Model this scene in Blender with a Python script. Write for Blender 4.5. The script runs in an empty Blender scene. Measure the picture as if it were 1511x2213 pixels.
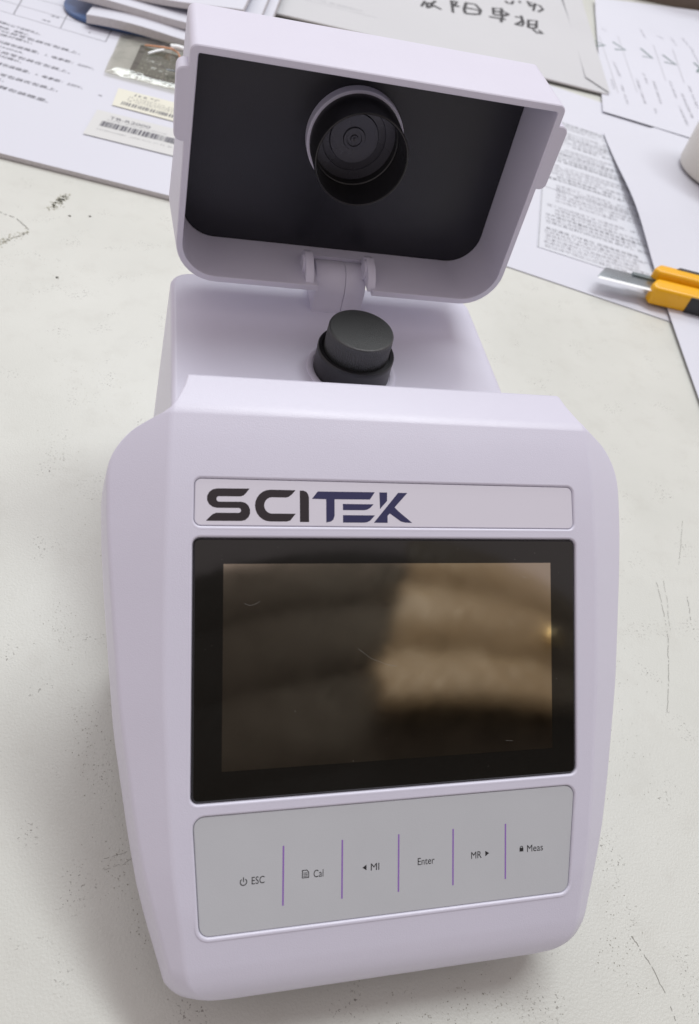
import bpy, bmesh, math, random
from mathutils import Matrix, Vector
random.seed(7)
SURVEY = 1.0
S = 0.001                                   # everything below is written in millimetres
scene = bpy.context.scene
COL = scene.collection

# ------------------------------------------------------------------ camera
cam = bpy.data.cameras.new("camera"); cam_ob = bpy.data.objects.new("camera", cam); COL.objects.link(cam_ob)
cam.sensor_fit = 'VERTICAL'; cam.sensor_height = 24.0; cam.sensor_width = 24.0
cam.lens = 24.0 * 1625.78 / 2213.0
cam.clip_start = 0.01; cam.clip_end = 50
CR = ((0.96726269, -0.01409311, -0.25338561), (-0.14958471, 0.77490896, -0.61411768), (0.2050056, 0.63191573, 0.74743241))
M = Matrix(CR).to_4x4(); M.translation = Vector((-0.07200168, -0.13209828, 0.28175385)); cam_ob.matrix_world = M
cam.dof.use_dof = True; cam.dof.focus_distance = 0.265; cam.dof.aperture_fstop = 12.5
scene.camera = cam_ob

# ------------------------------------------------------------------ world, lamps, exposure
world = bpy.data.worlds.new("World"); scene.world = world; world.use_nodes = True
bg = world.node_tree.nodes['Background']
bg.inputs[0].default_value = (1.0, 0.885, 0.90, 1); bg.inputs[1].default_value = 0.62
def area_lamp(name, loc, target, sx, sy, watts, colr):
    l = bpy.data.lights.new(name, 'AREA'); l.shape = 'RECTANGLE'; l.size = sx; l.size_y = sy; l.energy = watts; l.color = colr
    o = bpy.data.objects.new(name, l); COL.objects.link(o); o.location = loc
    o.rotation_euler = (Vector(target) - Vector(loc)).to_track_quat('-Z', 'Y').to_euler(); return o
area_lamp("ceiling_lamp", (1.00, 1.22, 3.46), (0.0, 0.0, 0.05), 2.0, 0.42, 74, (0.95, 0.99, 1.0))
area_lamp("window_lamp", (0.05, 3.00, 2.80), (0.0, 0.0, 0.05), 3.4, 0.9, 44, (0.92, 0.98, 1.0))
vs = scene.view_settings
vs.view_transform = 'Standard'; vs.look = 'None'; vs.gamma = 1; vs.exposure = 0.0
scene.render.film_transparent = False

# ------------------------------------------------------------------ helpers
def nd(t, typ, **kw):
    n = t.nodes.new(typ)
    for k, v in kw.items():
        if k in n.inputs: n.inputs[k].default_value = v
        else: setattr(n, k, v)
    return n
def mat(name, col, rough=0.5, bump=0.0, bscale=1500.0, spec=0.5, metal=0.0, vary=0.0, vscale=60.0, ior=1.5, coat=0.0):
    m = bpy.data.materials.new(name); m.use_nodes = True; t = m.node_tree; b = t.nodes['Principled BSDF']
    b.inputs['Base Color'].default_value = (*col, 1); b.inputs['Roughness'].default_value = rough
    b.inputs['Metallic'].default_value = metal; b.inputs['IOR'].default_value = ior
    b.inputs['Specular IOR Level'].default_value = spec; b.inputs['Coat Weight'].default_value = coat
    tc = nd(t, 'ShaderNodeTexCoord')
    if bump:
        n = nd(t, 'ShaderNodeTexNoise', Scale=bscale, Detail=2.0); bp = nd(t, 'ShaderNodeBump', Strength=bump, Distance=0.0002)
        t.links.new(tc.outputs['Object'], n.inputs['Vector']); t.links.new(n.outputs['Fac'], bp.inputs['Height'])
        t.links.new(bp.outputs['Normal'], b.inputs['Normal'])
    n2 = nd(t, 'ShaderNodeTexNoise', Scale=vscale, Detail=4.0)
    t.links.new(tc.outputs['Object'], n2.inputs['Vector'])
    mr = nd(t, 'ShaderNodeMapRange'); mr.inputs[3].default_value = max(0.02, rough - 0.05); mr.inputs[4].default_value = rough + 0.05
    t.links.new(n2.outputs['Fac'], mr.inputs[0]); t.links.new(mr.outputs[0], b.inputs['Roughness'])
    if vary:
        mx = nd(t, 'ShaderNodeMix', data_type='RGBA', blend_type='MIX')
        mx.inputs[6].default_value = (*[c * (1 - vary) for c in col], 1); mx.inputs[7].default_value = (*[min(1, c * (1 + vary)) for c in col], 1)
        t.links.new(n2.outputs['Fac'], mx.inputs[0]); t.links.new(mx.outputs[2], b.inputs['Base Color'])
    return m
def desk_xy(x, y):                           # desk survey points were taken at a slightly higher datum; widen them to true size
    return (-72 + (x + 72) * SURVEY, -132.1 + (y + 132.1) * SURVEY)
def raw_mesh(name, verts, faces, smooth=None, recalc=True):
    me = bpy.data.meshes.new(name)
    verts = [(*desk_xy(v[0], v[1]), v[2]) for v in verts]
    me.from_pydata([(v[0] * S, v[1] * S, v[2] * S) for v in verts], [], faces)
    if recalc:
        bm = bmesh.new(); bm.from_mesh(me); bmesh.ops.recalc_face_normals(bm, faces=bm.faces); bm.to_mesh(me); bm.free()
    if smooth is not None:
        for p in me.polygons: p.use_smooth = True
        me.set_sharp_from_angle(angle=math.radians(smooth))
    return me
def link(name, me, m, parent=None):
    if m is not None and not me.materials: me.materials.append(m)
    o = bpy.data.objects.new(name, me); COL.objects.link(o)
    if parent is not None: o.parent = parent
    return o
def obj(name, verts, faces, m, parent=None, smooth=None, recalc=True):
    return link(name, raw_mesh(name, verts, faces, smooth, recalc), m, parent)
def tag(o, label=None, cat=None, group=None, kind=None):
    if label: o['label'] = label
    if cat: o['category'] = cat
    if group: o['group'] = group
    if kind: o['kind'] = kind
    return o
def thing(name, label, cat, loc=(0, 0, 0)):
    o = bpy.data.objects.new(name, None); COL.objects.link(o); o.location = [c * S for c in loc]; o.empty_display_size = 0.02
    return tag(o, label, cat)
def bake(o):
    dg = bpy.context.evaluated_depsgraph_get(); dg.update()
    me = bpy.data.meshes.new_from_object(o.evaluated_get(dg)); old = o.data
    o.modifiers.clear(); o.data = me; bpy.data.meshes.remove(old); return o
def cut(o, cutter):
    md = o.modifiers.new('cut', 'BOOLEAN'); md.operation = 'DIFFERENCE'; md.object = cutter; md.solver = 'EXACT'
    bake(o); bpy.data.objects.remove(cutter)
def bevel(o, w, seg=3, ang=30, smooth=35):
    md = o.modifiers.new('bevel', 'BEVEL'); md.width = w * S; md.segments = seg; md.limit_method = 'ANGLE'; md.angle_limit = math.radians(ang)
    bake(o)
    for p in o.data.polygons: p.use_smooth = True
    o.data.set_sharp_from_angle(angle=math.radians(smooth)); return o
def weighted(o):
    md = o.modifiers.new('normals', 'WEIGHTED_NORMAL'); md.mode = 'FACE_AREA'; md.weight = 50; md.keep_sharp = True; md.thresh = 0.01
    return bake(o)
def loft(rows, closed=True, caps=True):
    n = len(rows[0]); v = [p for r in rows for p in r]; f = []
    for i in range(len(rows) - 1):
        for j in range(n if closed else n - 1):
            k = (j + 1) % n
            f.append((i * n + j, i * n + k, (i + 1) * n + k, (i + 1) * n + j))
    if caps: f.append(tuple(range(n))[::-1]); f.append(tuple((len(rows) - 1) * n + j for j in range(n)))
    return v, f
def round_poly(pts, r, n=6):
    """2-D polygon with rounded corners; r may be a list"""
    out = []; N = len(pts)
    for i in range(N):
        a, b, c = Vector(pts[i - 1]), Vector(pts[i]), Vector(pts[(i + 1) % N]); rr = r[i] if isinstance(r, (list, tuple)) else r
        if rr <= 0: out.append(tuple(b)); continue
        u = (a - b); w = (c - b); lu, lw = u.length, w.length; u /= lu; w /= lw
        ang = math.acos(max(-1, min(1, u.dot(w)))); d = min(rr / math.tan(ang / 2), lu * .49, lw * .49); rr = d * math.tan(ang / 2)
        cen = b + (u + w).normalized() * (rr / math.sin(ang / 2)); p0 = b + u * d; p1 = b + w * d
        a0 = math.atan2(p0.y - cen.y, p0.x - cen.x); a1 = math.atan2(p1.y - cen.y, p1.x - cen.x)
        da = (a1 - a0 + math.pi) % (2 * math.pi) - math.pi
        for k in range(n + 1): out.append((cen.x + rr * math.cos(a0 + da * k / n), cen.y + rr * math.sin(a0 + da * k / n)))
    return out
def offset_poly(pts, d):
    """outward offset (pts counter-clockwise -> +d outward)"""
    N = len(pts); out = []; area = sum(pts[i - 1][0] * pts[i][1] - pts[i][0] * pts[i - 1][1] for i in range(N)); sg = 1 if area > 0 else -1
    for i in range(N):
        a, b, c = Vector(pts[i - 1]), Vector(pts[i]), Vector(pts[(i + 1) % N])
        e1 = (b - a); e2 = (c - b)
        if e1.length < 1e-6: e1 = e2
        if e2.length < 1e-6: e2 = e1
        n1 = Vector((e1.y, -e1.x)).normalized() * sg; n2 = Vector((e2.y, -e2.x)).normalized() * sg; nn = (n1 + n2); nn.normalize()
        k = 1 / max(.5, nn.dot(n1)); out.append((b.x + nn.x * d * k, b.y + nn.y * d * k))
    return out
def corner3(p0, p1, p2, r, n=4):
    a, b, c = Vector(p0), Vector(p1), Vector(p2); u = a - b; w = c - b
    du = min(r, u.length * .45); dw = min(r, w.length * .45); A = b + u.normalized() * du if u.length > 1e-6 else b; Cc = b + w.normalized() * dw if w.length > 1e-6 else b
    return [tuple(A * (1 - t) ** 2 + b * 2 * t * (1 - t) + Cc * t * t) for t in [k / n for k in range(n + 1)]]
def lerp(x, tab):
    tab = sorted(tab)
    if x <= tab[0][0]: return tab[0][1]
    for (a, fa), (b, fb) in zip(tab, tab[1:]):
        if x <= b: return fa + (fb - fa) * (x - a) / (b - a)
    return tab[-1][1]
def lathe(prof, seg=48, axis='Z', cen=(0, 0, 0), mod=None):
    v = []; f = []; n = len(prof)
    for k in range(seg):
        a = 2 * math.pi * k / seg
        for i, (r, h) in enumerate(prof):
            rr = mod(i, k, r) if mod else r; x, y = rr * math.cos(a), rr * math.sin(a)
            v.append((cen[0] + x, cen[1] + y, cen[2] + h) if axis == 'Z' else (cen[0] + x, cen[1] + h, cen[2] + y))
    for k in range(seg):
        for i in range(n - 1):
            a, b = k * n + i, ((k + 1) % seg) * n + i
            f.append((a, b, b + 1, a + 1))
    return v, f
def prism_x(prof, x0, x1):                    # profile in (y,z)
    n = len(prof); v = [(x0, y, z) for y, z in prof] + [(x1, y, z) for y, z in prof]
    return v, [tuple(range(n)), tuple(range(2 * n - 1, n - 1, -1))] + [(i, i + n, (i + 1) % n + n, (i + 1) % n) for i in range(n)]
def slab(outline, z0, z1):
    n = len(outline); v = [(x, y, z0) for x, y in outline] + [(x, y, z1) for x, y in outline]
    return v, [tuple(range(n))[::-1], tuple(range(n, 2 * n))] + [(i, (i + 1) % n, (i + 1) % n + n, i + n) for i in range(n)]
def box(x0, x1, y0, y1, z0, z1): return slab([(x0, y0), (x1, y0), (x1, y1), (x0, y1)], z0, z1)
def join(*parts):
    V = []; F = []
    for v, f in parts:
        k = len(V); V += v; F += [tuple(i + k for i in q) for q in f]
    return V, F
def text2d(body, size, bold=0.0):
    """flat outlines of a line of type, in mm, as (verts, faces, width)"""
    c = bpy.data.curves.new("lettering", 'FONT'); c.body = body; c.size = size; c.resolution_u = 3; c.offset = bold
    o = bpy.data.objects.new("lettering", c); COL.objects.link(o); dg = bpy.context.evaluated_depsgraph_get(); dg.update()
    me = bpy.data.meshes.new_from_object(o.evaluated_get(dg)); v = [(p.co.x, p.co.y) for p in me.vertices]; f = [tuple(p.vertices) for p in me.polygons]
    bpy.data.objects.remove(o); bpy.data.curves.remove(c); bpy.data.meshes.remove(me)
    w = (min((p[0] for p in v), default=0), max((p[0] for p in v), default=0)); h = (min((p[1] for p in v), default=0), max((p[1] for p in v), default=0))
    return v, f, w, h
def stroke2d(pts, w):
    """polyline -> ribbon polygons"""
    V = []; F = []
    P = [Vector(p) for p in pts]
    for i, p in enumerate(P):
        d = (P[min(i + 1, len(P) - 1)] - P[max(i - 1, 0)]); d = d.normalized() if d.length else Vector((1, 0)); n = Vector((-d.y, d.x)) * w / 2 * (0.8 + .4 * random.random())
        V += [tuple(p + n), tuple(p - n)]
    for i in range(len(P) - 1): F.append((2 * i, 2 * i + 1, 2 * i + 3, 2 * i + 2))
    return V, F

# ------------------------------------------------------------------ materials
M_shell = mat("lavender_white_plastic", (0.64, 0.63, 0.735), 0.33, 0.26, 2800, vary=0.015)
M_lid = mat("lavender_white_lid_plastic", (0.635, 0.62, 0.72), 0.45, 0.3, 3000, vary=0.015)
M_label = mat("smooth_label_film", (0.66, 0.645, 0.72), 0.30)
M_keypad = mat("grey_keypad_film", (0.51, 0.53, 0.555), 0.42, 0.12, 2500, vary=0.03)
M_glass = mat("black_screen_glass", (0.010, 0.009, 0.0075), 0.06, spec=0.5, ior=1.55)
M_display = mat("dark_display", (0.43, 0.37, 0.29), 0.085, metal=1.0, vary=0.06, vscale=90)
M_panel = mat("black_satin_panel", (0.012, 0.012, 0.017), 0.36, 0.25, 2200)
M_shield = mat("black_moulded_plastic", (0.010, 0.010, 0.012), 0.38, 0.15, 2000)
M_floor = mat("turned_grey_plastic", (0.065, 0.065, 0.08), 0.27, spec=0.6)
M_cap = mat("black_cap_plastic", (0.016, 0.018, 0.018), 0.46, 0.9, 3000, spec=1.0)
M_black_ink = mat("black_ink", (0.018, 0.012, 0.016), 0.45)
M_navy_ink = mat("navy_ink", (0.022, 0.022, 0.085), 0.45)
M_key_ink = mat("keypad_ink", (0.02, 0.02, 0.022), 0.5)
M_violet = mat("violet_line_print", (0.28, 0.15, 0.48), 0.45)
M_base = mat("grey_lavender_base_plastic", (0.45, 0.42, 0.46), 0.5)  # darker lavender grey than the housing
M_paper = mat("white_paper", (0.61, 0.62, 0.685), 0.6, vary=0.015, vscale=12)
M_paper_cool = mat("pale_grey_leaflet_paper", (0.61, 0.63, 0.68), 0.55, vary=0.03, vscale=25)
M_envelope = mat("grey_white_envelope_paper", (0.53, 0.535, 0.55), 0.6, vary=0.03, vscale=9)
M_edge = mat("page_edges", (0.52, 0.50, 0.50), 0.7, vary=0.15, vscale=400)
M_ink = mat("grey_print_ink", (0.11, 0.11, 0.13), 0.6)
M_pale_ink = mat("pale_print_ink", (0.46, 0.465, 0.50), 0.6)
M_key_text = mat("mid_grey_print_ink", (0.30, 0.305, 0.33), 0.6)
M_rule = mat("table_rule_ink", (0.25, 0.25, 0.28), 0.6)
M_marker = mat("black_marker_ink", (0.03, 0.03, 0.034), 0.6)
M_tick = mat("green_grey_pen_ink", (0.16, 0.22, 0.22), 0.6)
M_blue = mat("blue_folder_plastic", (0.055, 0.11, 0.25), 0.35)
M_cream = mat("cream_sticker_paper", (0.70, 0.695, 0.59), 0.45)
M_white_label = mat("white_sticker_paper", (0.62, 0.63, 0.62), 0.35)
M_yellow = mat("yellow_orange_plastic", (0.84, 0.43, 0.006), 0.28)
M_rubber = mat("black_rubber", (0.02, 0.02, 0.022), 0.5)
M_steel = mat("blade_steel", (0.36, 0.41, 0.44), 0.28, metal=1.0, vary=0.05)
M_bright = mat("glint_white_and_tie_ends", (0.92, 0.95, 0.96), 0.35, metal=0.15)  # blade edge glint put into a near-white colour; also colours the tie ends
M_cup = mat("off_white_glazed_ceramic", (0.66, 0.64, 0.58), 0.35)
M_copper = mat("copper_wire", (0.62, 0.30, 0.16), 0.4, metal=0.3)
M_brown = mat("brown_card", (0.16, 0.125, 0.10), 0.7, vary=0.1)
M_dirt = mat("dark_dirt", (0.32, 0.31, 0.265), 0.8)
M_dirt_light = mat("olive_dirt", (0.42, 0.415, 0.34), 0.8)
M_scratch = mat("scratch_line", (0.27, 0.265, 0.24), 0.7)
M_dust = mat("pale_dust", (0.26, 0.255, 0.24), 0.8)

def desk_material():
    m = bpy.data.materials.new("worn_off_white_vinyl"); m.use_nodes = True; t = m.node_tree; b = t.nodes['Principled BSDF']; L = t.links.new
    tc = nd(t, 'ShaderNodeTexCoord')
    def noise(sc, det=3.0, rough=.5): n = nd(t, 'ShaderNodeTexNoise', Scale=sc, Detail=det, Roughness=rough); L(tc.outputs['Object'], n.inputs['Vector']); return n.outputs['Fac']
    def ramp(src, a, bb):
        r = nd(t, 'ShaderNodeMapRange'); r.inputs[1].default_value = a; r.inputs[2].default_value = bb; L(src, r.inputs[0]); return r.outputs[0]
    def mul(x, y): q = nd(t, 'ShaderNodeMath', operation='MULTIPLY'); L(x, q.inputs[0]); (L(y, q.inputs[1]) if not isinstance(y, float) else setattr(q.inputs[1], 'default_value', y)); return q.outputs[0]
    def mix(fac, c0, c1):
        x = nd(t, 'ShaderNodeMix', data_type='RGBA'); L(fac, x.inputs[0])
        for i, c in ((6, c0), (7, c1)):
            if isinstance(c, tuple): x.inputs[i].default_value = (*c, 1)
            else: L(c, x.inputs[i])
        return x.outputs[2]
    base = mix(ramp(noise(14, 4), .3, .7), (0.56, 0.57, 0.525), (0.615, 0.625, 0.58))
    base = mix(mul(ramp(noise(60, 5, .65), .52, .75), .30), base, (0.47, 0.465, 0.42))
    grain = noise(1900, 2)
    base = mix(mul(ramp(grain, .50, .70), .10), base, (0.40, 0.40, 0.37))
    clusters = ramp(noise(55, 3), .56, .68)
    specks = ramp(noise(900, 2, .6), .60, .66)
    base = mix(mul(mul(clusters, specks), .75), base, (0.14, 0.13, 0.11))
    L(base, b.inputs['Base Color'])
    b.inputs['Roughness'].default_value = 0.42; b.inputs['Specular IOR Level'].default_value = 0.5
    bp = nd(t, 'ShaderNodeBump', Strength=0.32, Distance=0.0004); L(noise(1100, 2), bp.inputs['Height']); L(bp.outputs['Normal'], b.inputs['Normal'])
    return m

# ------------------------------------------------------------------ desk
desk = obj("desk_top", *box(-900, 1700, -330, 1900, -30, 0), desk_material()); tag(desk, kind='structure')
SURVEY = 1.033
def specks(name, segs, n, spread, size, m):
    V = []; F = []
    for _ in range(n):
        (x0, y0), (x1, y1) = random.choice(segs); t = random.random()
        x = x0 + (x1 - x0) * t + random.gauss(0, spread); y = y0 + (y1 - y0) * t + random.gauss(0, spread); r = size * random.uniform(.4, 1.3); a0 = random.random() * 6; k = len(V)
        st = random.uniform(.4, 1)
        for q in range(5):
            a = q * 1.2566; rr = r * random.uniform(.6, 1.2); px, py = rr * math.cos(a), rr * math.sin(a) * st
            V.append((x + px * math.cos(a0) - py * math.sin(a0), y + px * math.sin(a0) + py * math.cos(a0), .08))
        F.append(tuple(range(k, k + 5)))
    o = obj(name, V, F, m, desk, recalc=False); tag(o, kind='stuff'); return o
specks("dirt_specks", [((-137, 337), (-129, 356)), ((-134, 340), (-130, 352)), ((-164, 290), (-147, 308))], 260, 1.6, .8, M_dirt_light)
specks("dirt_specks", [((-166, 287), (-147, 307)), ((-125, 330), (-125, 330.5)), ((-113, 332), (-113, 332.5)), ((-127, 263), (-127, 264))], 170, .35, .42, M_dirt)
specks("dirt_specks", [((-95, -20), (-78, -45)), ((-97, 0), (-90, -20)), ((-85, -50), (-78, -70)), ((-110, 40), (-100, 20)), ((-75, -75), (-60, -95))], 340, 3.4, .22, M_dirt)
specks("dirt_specks", [((0, -112), (40, -122)), ((20, -110), (58, -112)), ((-20, -120), (10, -124))], 300, 3.2, .22, M_dirt)
specks("dirt_specks", [((110, 10), (104, -40)), ((128, 20), (118, -60)), ((96, -40), (88, -90)), ((140, 60), (120, -20)), ((150, 90), (135, -10)), ((95, -95), (80, -110))], 430, 5.0, .22, M_dirt)
specks("dirt_specks", [((-130, 230), (-100, 150)), ((-110, 180), (-80, 160)), ((-120, 140), (-90, 60)), ((-150, 250), (-110, 270))], 300, 7.0, .24, M_dirt_light)
for pts, w in (([(173.2, 50.2), (171, 40), (168.6, 30.1), (166.4, 23), (164.6, 17.4), (160, 8), (157, 0.8), (152, -9), (146.9, -18.9)], .34),
               ([(178, 52), (174, 38), (170.5, 30), (168, 22)], .22), ([(93.7, -99.9), (95.4, -104.6), (97.6, -109.9), (98.9, -118), (99.7, -128)], .3),
               ([(186.6, 40.4), (184.5, 34), (181.8, 27.1)], .35), ([(208, 89.4), (199, 73), (191.4, 60.1)], .25), ([(-167, 327), (-155, 321), (-147, 310)], .9),
               ([(-86.5, -57), (-80, -55.5), (-74, -54)], .12), ([(-85.5, -60), (-80, -59), (-76, -57)], .12), ([(101, 32), (105.5, 31.2), (109, 31.5)], .3)):
    fine = []
    for i in range(len(pts) - 1):
        for q in range(8): fine.append(tuple(Vector(pts[i]).lerp(Vector(pts[i + 1]), q / 8) + Vector((random.gauss(0, .12), random.gauss(0, .12)))))
    v, f = stroke2d(fine + [pts[-1]], w * .75); f = [q for q in f if random.random() > .22]
    obj("scratch", [(x, y, .1) for x, y in v], f, M_scratch, desk, recalc=False)

# ------------------------------------------------------------------ turbidity meter
SURVEY = 1.0
meter = thing("turbidity_meter", "lavender white desktop turbidity meter with dark screen, grey keypad and open hinged lid", "lab instrument")

# face profile (y,z), hood edge down to the front lip
KP = [(32, 119.2), (24, 115.1), (14.1, 109.3), (2.7, 101.6), (0, 99.7), (-60, 54.7), (-62.8, 52.6), (-75, 43.3), (-89.8, 31.6), (-96, 26.0), (-100.3, 21), (-102.2, 16.5), (-102.4, 13.5)]
def catmull(P, n=10):
    P = [Vector(p) for p in P]; Q = [2 * P[0] - P[1]] + P + [2 * P[-1] - P[-2]]; out = []
    for i in range(1, len(Q) - 2):
        a, b, c, d = Q[i - 1:i + 3]; t = [0]
        for p, q in ((a, b), (b, c), (c, d)): t.append(t[-1] + (q - p).length ** .5)
        for k in range(n):
            u = t[1] + (t[2] - t[1]) * k / n
            A1 = a * ((t[1] - u) / (t[1] - t[0])) + b * ((u - t[0]) / (t[1] - t[0])); A2 = b * ((t[2] - u) / (t[2] - t[1])) + c * ((u - t[1]) / (t[2] - t[1])); A3 = c * ((t[3] - u) / (t[3] - t[2])) + d * ((u - t[2]) / (t[3] - t[2]))
            B1 = A1 * ((t[2] - u) / (t[2] - t[0])) + A2 * ((u - t[0]) / (t[2] - t[0])); B2 = A2 * ((t[3] - u) / (t[3] - t[1])) + A3 * ((u - t[1]) / (t[3] - t[1]))
            out.append(B1 * ((t[2] - u) / (t[2] - t[1])) + B2 * ((u - t[1]) / (t[2] - t[1])))
    return out + [P[-1]]
PR = catmull(KP); SA = [0.0]
for p, q in zip(PR, PR[1:]): SA.append(SA[-1] + (q - p).length)
def face_pt(s):
    s = max(0, min(SA[-1], s)); i = 0
    while i < len(SA) - 2 and SA[i + 1] < s: i += 1
    return PR[i].lerp(PR[i + 1], (s - SA[i]) / (SA[i + 1] - SA[i]))
def face_n(s):
    d = (face_pt(min(SA[-1], s + .8)) - face_pt(max(0, s - .8))).normalized(); return Vector((d.y, -d.x))
def s_of_y(y):
    for i in range(len(PR) - 1):
        if PR[i].x >= y >= PR[i + 1].x: return SA[i] + (SA[i + 1] - SA[i]) * (PR[i].x - y) / (PR[i].x - PR[i + 1].x)
    return SA[-1]
def F3(x, s, h=0):
    p = face_pt(s) + face_n(s) * h; return (x, p.x, p.y)
W_TAB = [(32, 67.1), (20, 67.6), (0, 68.2), (-10, 68.4), (-26, 68.3), (-37, 68.1), (-62, 66.3), (-75, 65), (-84, 63.4), (-95, 61.5), (-103, 60)]
A_TAB = [(32.1, .4), (30, 6.2), (28.4, 10), (27, 12.2), (24, 15.0), (20.5, 16.8), (16.5, 17.5), (5, 16.8), (-12, 15), (-27, 13.5), (-42, 12.2), (-68, 9.2), (-83, 7.2), (-91, 5.6), (-98, 4.6), (-103, 3.6)]
def ring(P, B, flare, zlow):
    """full cross-section loop (left bottom -> left -> right -> right bottom) with softened edges"""
    C = Vector((B[0] + flare, B[1], max(B[2] - 13, zlow + .45 * (B[2] - zlow)))); roll = max(0, 24 - P[2]) * .4; C.y += roll * .4; D = Vector((B[0] - 1.5, B[1] + roll, zlow)); P = Vector(P); B = Vector(B)
    mid = Vector((P.x * .5, P.y, P.z))
    right = corner3(mid, P, B, 1.0, 4) + corner3(P, B, C, 1.5, 4) + corner3(B, C, D, 5, 4) + [tuple(D)]
    left = [(-x, y, z) for x, y, z in right][::-1]
    return left + right
rows = []
def hood_row(w, y, z): rows.append(ring((w, y, z), (w + .5, y, z - .6), .6, 8))
rows.append([(x * .995, 47.6, min(z, 70)) for x, y, z in ring((62.0, 47.6, 119.0), (62.5, 47.6, 118.4), .6, 8)])
hood_row(61.7, 47.2, 118.4); hood_row(61.9, 46.7, 119.5); hood_row(62.0, 45.8, 119.9); hood_row(62.9, 42, 119.7); hood_row(64.2, 38.5, 119.55); hood_row(65.6, 35, 119.4)
hood_row(66.6, 33.2, 119.35)
ss = [0.9, 1.6, 2.4, 3.2, 4.2, 5.2, 6.5, 8, 10, 12, 14, 16.5, 19, 22] + [22 + 4.2 * k for k in range(1, 30)]
S_END = SA[-1]; ss = [s for s in ss if s < S_END - 16]; ss += [S_END - 15 + 15 * (1 - math.cos(math.pi / 2 * k / 12)) if False else S_END - 15 * (1 - math.sin(math.pi / 2 * k / 12)) for k in range(0, 13)]
RC = 13.0
for s in ss:
    p = face_pt(s); n = face_n(s); y = p.x; w = lerp(y, W_TAB); a = lerp(y, A_TAB); d = S_END - s
    if d < RC: w -= RC - math.sqrt(max(0, RC * RC - (RC - d) ** 2))
    k = .62; ks = a * k * min(1, d / 10 + .1)
    B = (w + a, y - ks * n.x, max(9.5, p.y - ks * n.y))
    rows.append(ring((w, p.x, p.y), B, 2.2 * max(0, min(1, (30 - y) / 12)), 8))
lr = rows[-1]
rows.append([(x * .99, y + 2.6, max(8, min(z, 10))) for x, y, z in lr])
rows.append([(x * .96, y + 7, 8) for x, y, z in lr])
housing = obj("front_housing", *loft(rows), M_shell, meter)

def outline(y0, y1, w0, w1, r):
    s0, s1 = s_of_y(y0), s_of_y(y1); return round_poly([(-w0, s0), (w0, s0), (w1, s1), (-w1, s1)], r, 6)
O_label = outline(14.1, 2.7, 60.5, 60.6, 2.0); O_screen = outline(0.0, -60.0, 60.9, 60.6, 2.2); O_key = outline(-62.8, -89.4, 60.0, 57.7, 3.2)
for O in (O_label, O_screen, O_key):
    # subdivide long sides so the cutter follows the curved face
    Q = []
    for i in range(len(O)):
        a, b = Vector(O[i]), Vector(O[(i + 1) % len(O)]); m = max(1, int(abs(b.y - a.y) // 5)); Q += [tuple(a.lerp(b, k / m)) for k in range(m)]
    O[:] = Q
    big = offset_poly(O, .6); n = len(big)
    v = [F3(x, s, -1.7) for x, s in big] + [F3(x, s, 4) for x, s in big]
    f = [tuple(range(n)), tuple(range(2 * n - 1, n - 1, -1))] + [(i, (i + 1) % n, (i + 1) % n + n, i + n) for i in range(n)]
    cut(housing, obj("cutter", v, f, None))
for p in housing.data.polygons: p.use_smooth = True
housing.data.set_sharp_from_angle(angle=math.radians(24)); weighted(housing)
for O in (O_label, O_screen, O_key):
    prof = [(1.05, .01), (.75, .03), (.5, 0), (.28, -.12), (.1, -.35), (0, -.75), (0, -1.6)]
    rr = [[F3(x, s, h) for x, s in offset_poly(O, off)] for off, h in prof]
    v, f = loft(rr, True, False); obj("recess_rim", v, f, M_shell, meter, smooth=60)

def plate_frame(y0, y1, h):
    s0, s1 = s_of_y(y0), s_of_y(y1); a = face_pt(s0); b = face_pt(s1); t = (b - a).normalized(); n = Vector((t.y, -t.x))
    def f(x, q, hh=0): p = a + t * q + n * (h + hh); return (x, p.x, p.y)
    return f, s0
def plate(name, O, fr, s0, thick, m, inset=-.12, chamfer=.25):
    o0 = [(x, s - s0) for x, s in offset_poly(O, inset)]; o1 = offset_poly(o0, -chamfer)
    v, f = loft([[fr(x, q, -thick) for x, q in o0], [fr(x, q, -chamfer * .8) for x, q in o0], [fr(x, q, 0) for x, q in o1]]); return obj(name, v, f, m, meter)
FL, sL = plate_frame(14.1, 2.7, -.42); FS, sS = plate_frame(0, -60, -.40); FK, sK = plate_frame(-62.8, -89.4, -.45)
label = plate("name_strip", O_label, FL, sL, .8, M_label)
screen = plate("screen_glass", O_screen, FS, sS, .9, M_glass, inset=-.25, chamfer=.5)
keypad = plate("keypad", O_key, FK, sK, .8, M_keypad)
def flat(name, polys2d, fr, h, m, parent, sx=1, thick=0.0):
    V = []; F = []
    for v, f in polys2d:
        k = len(V); V += [fr(x, q, h) for x, q in v]; F += [tuple(i + k for i in g) for g in f]
    return obj(name, V, F, m, parent, recalc=False)
def quad(x0, q0, x1, q1): return ([(x0, q0), (x1, q0), (x1, q1), (x0, q1)], [(0, 3, 2, 1)])
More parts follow.
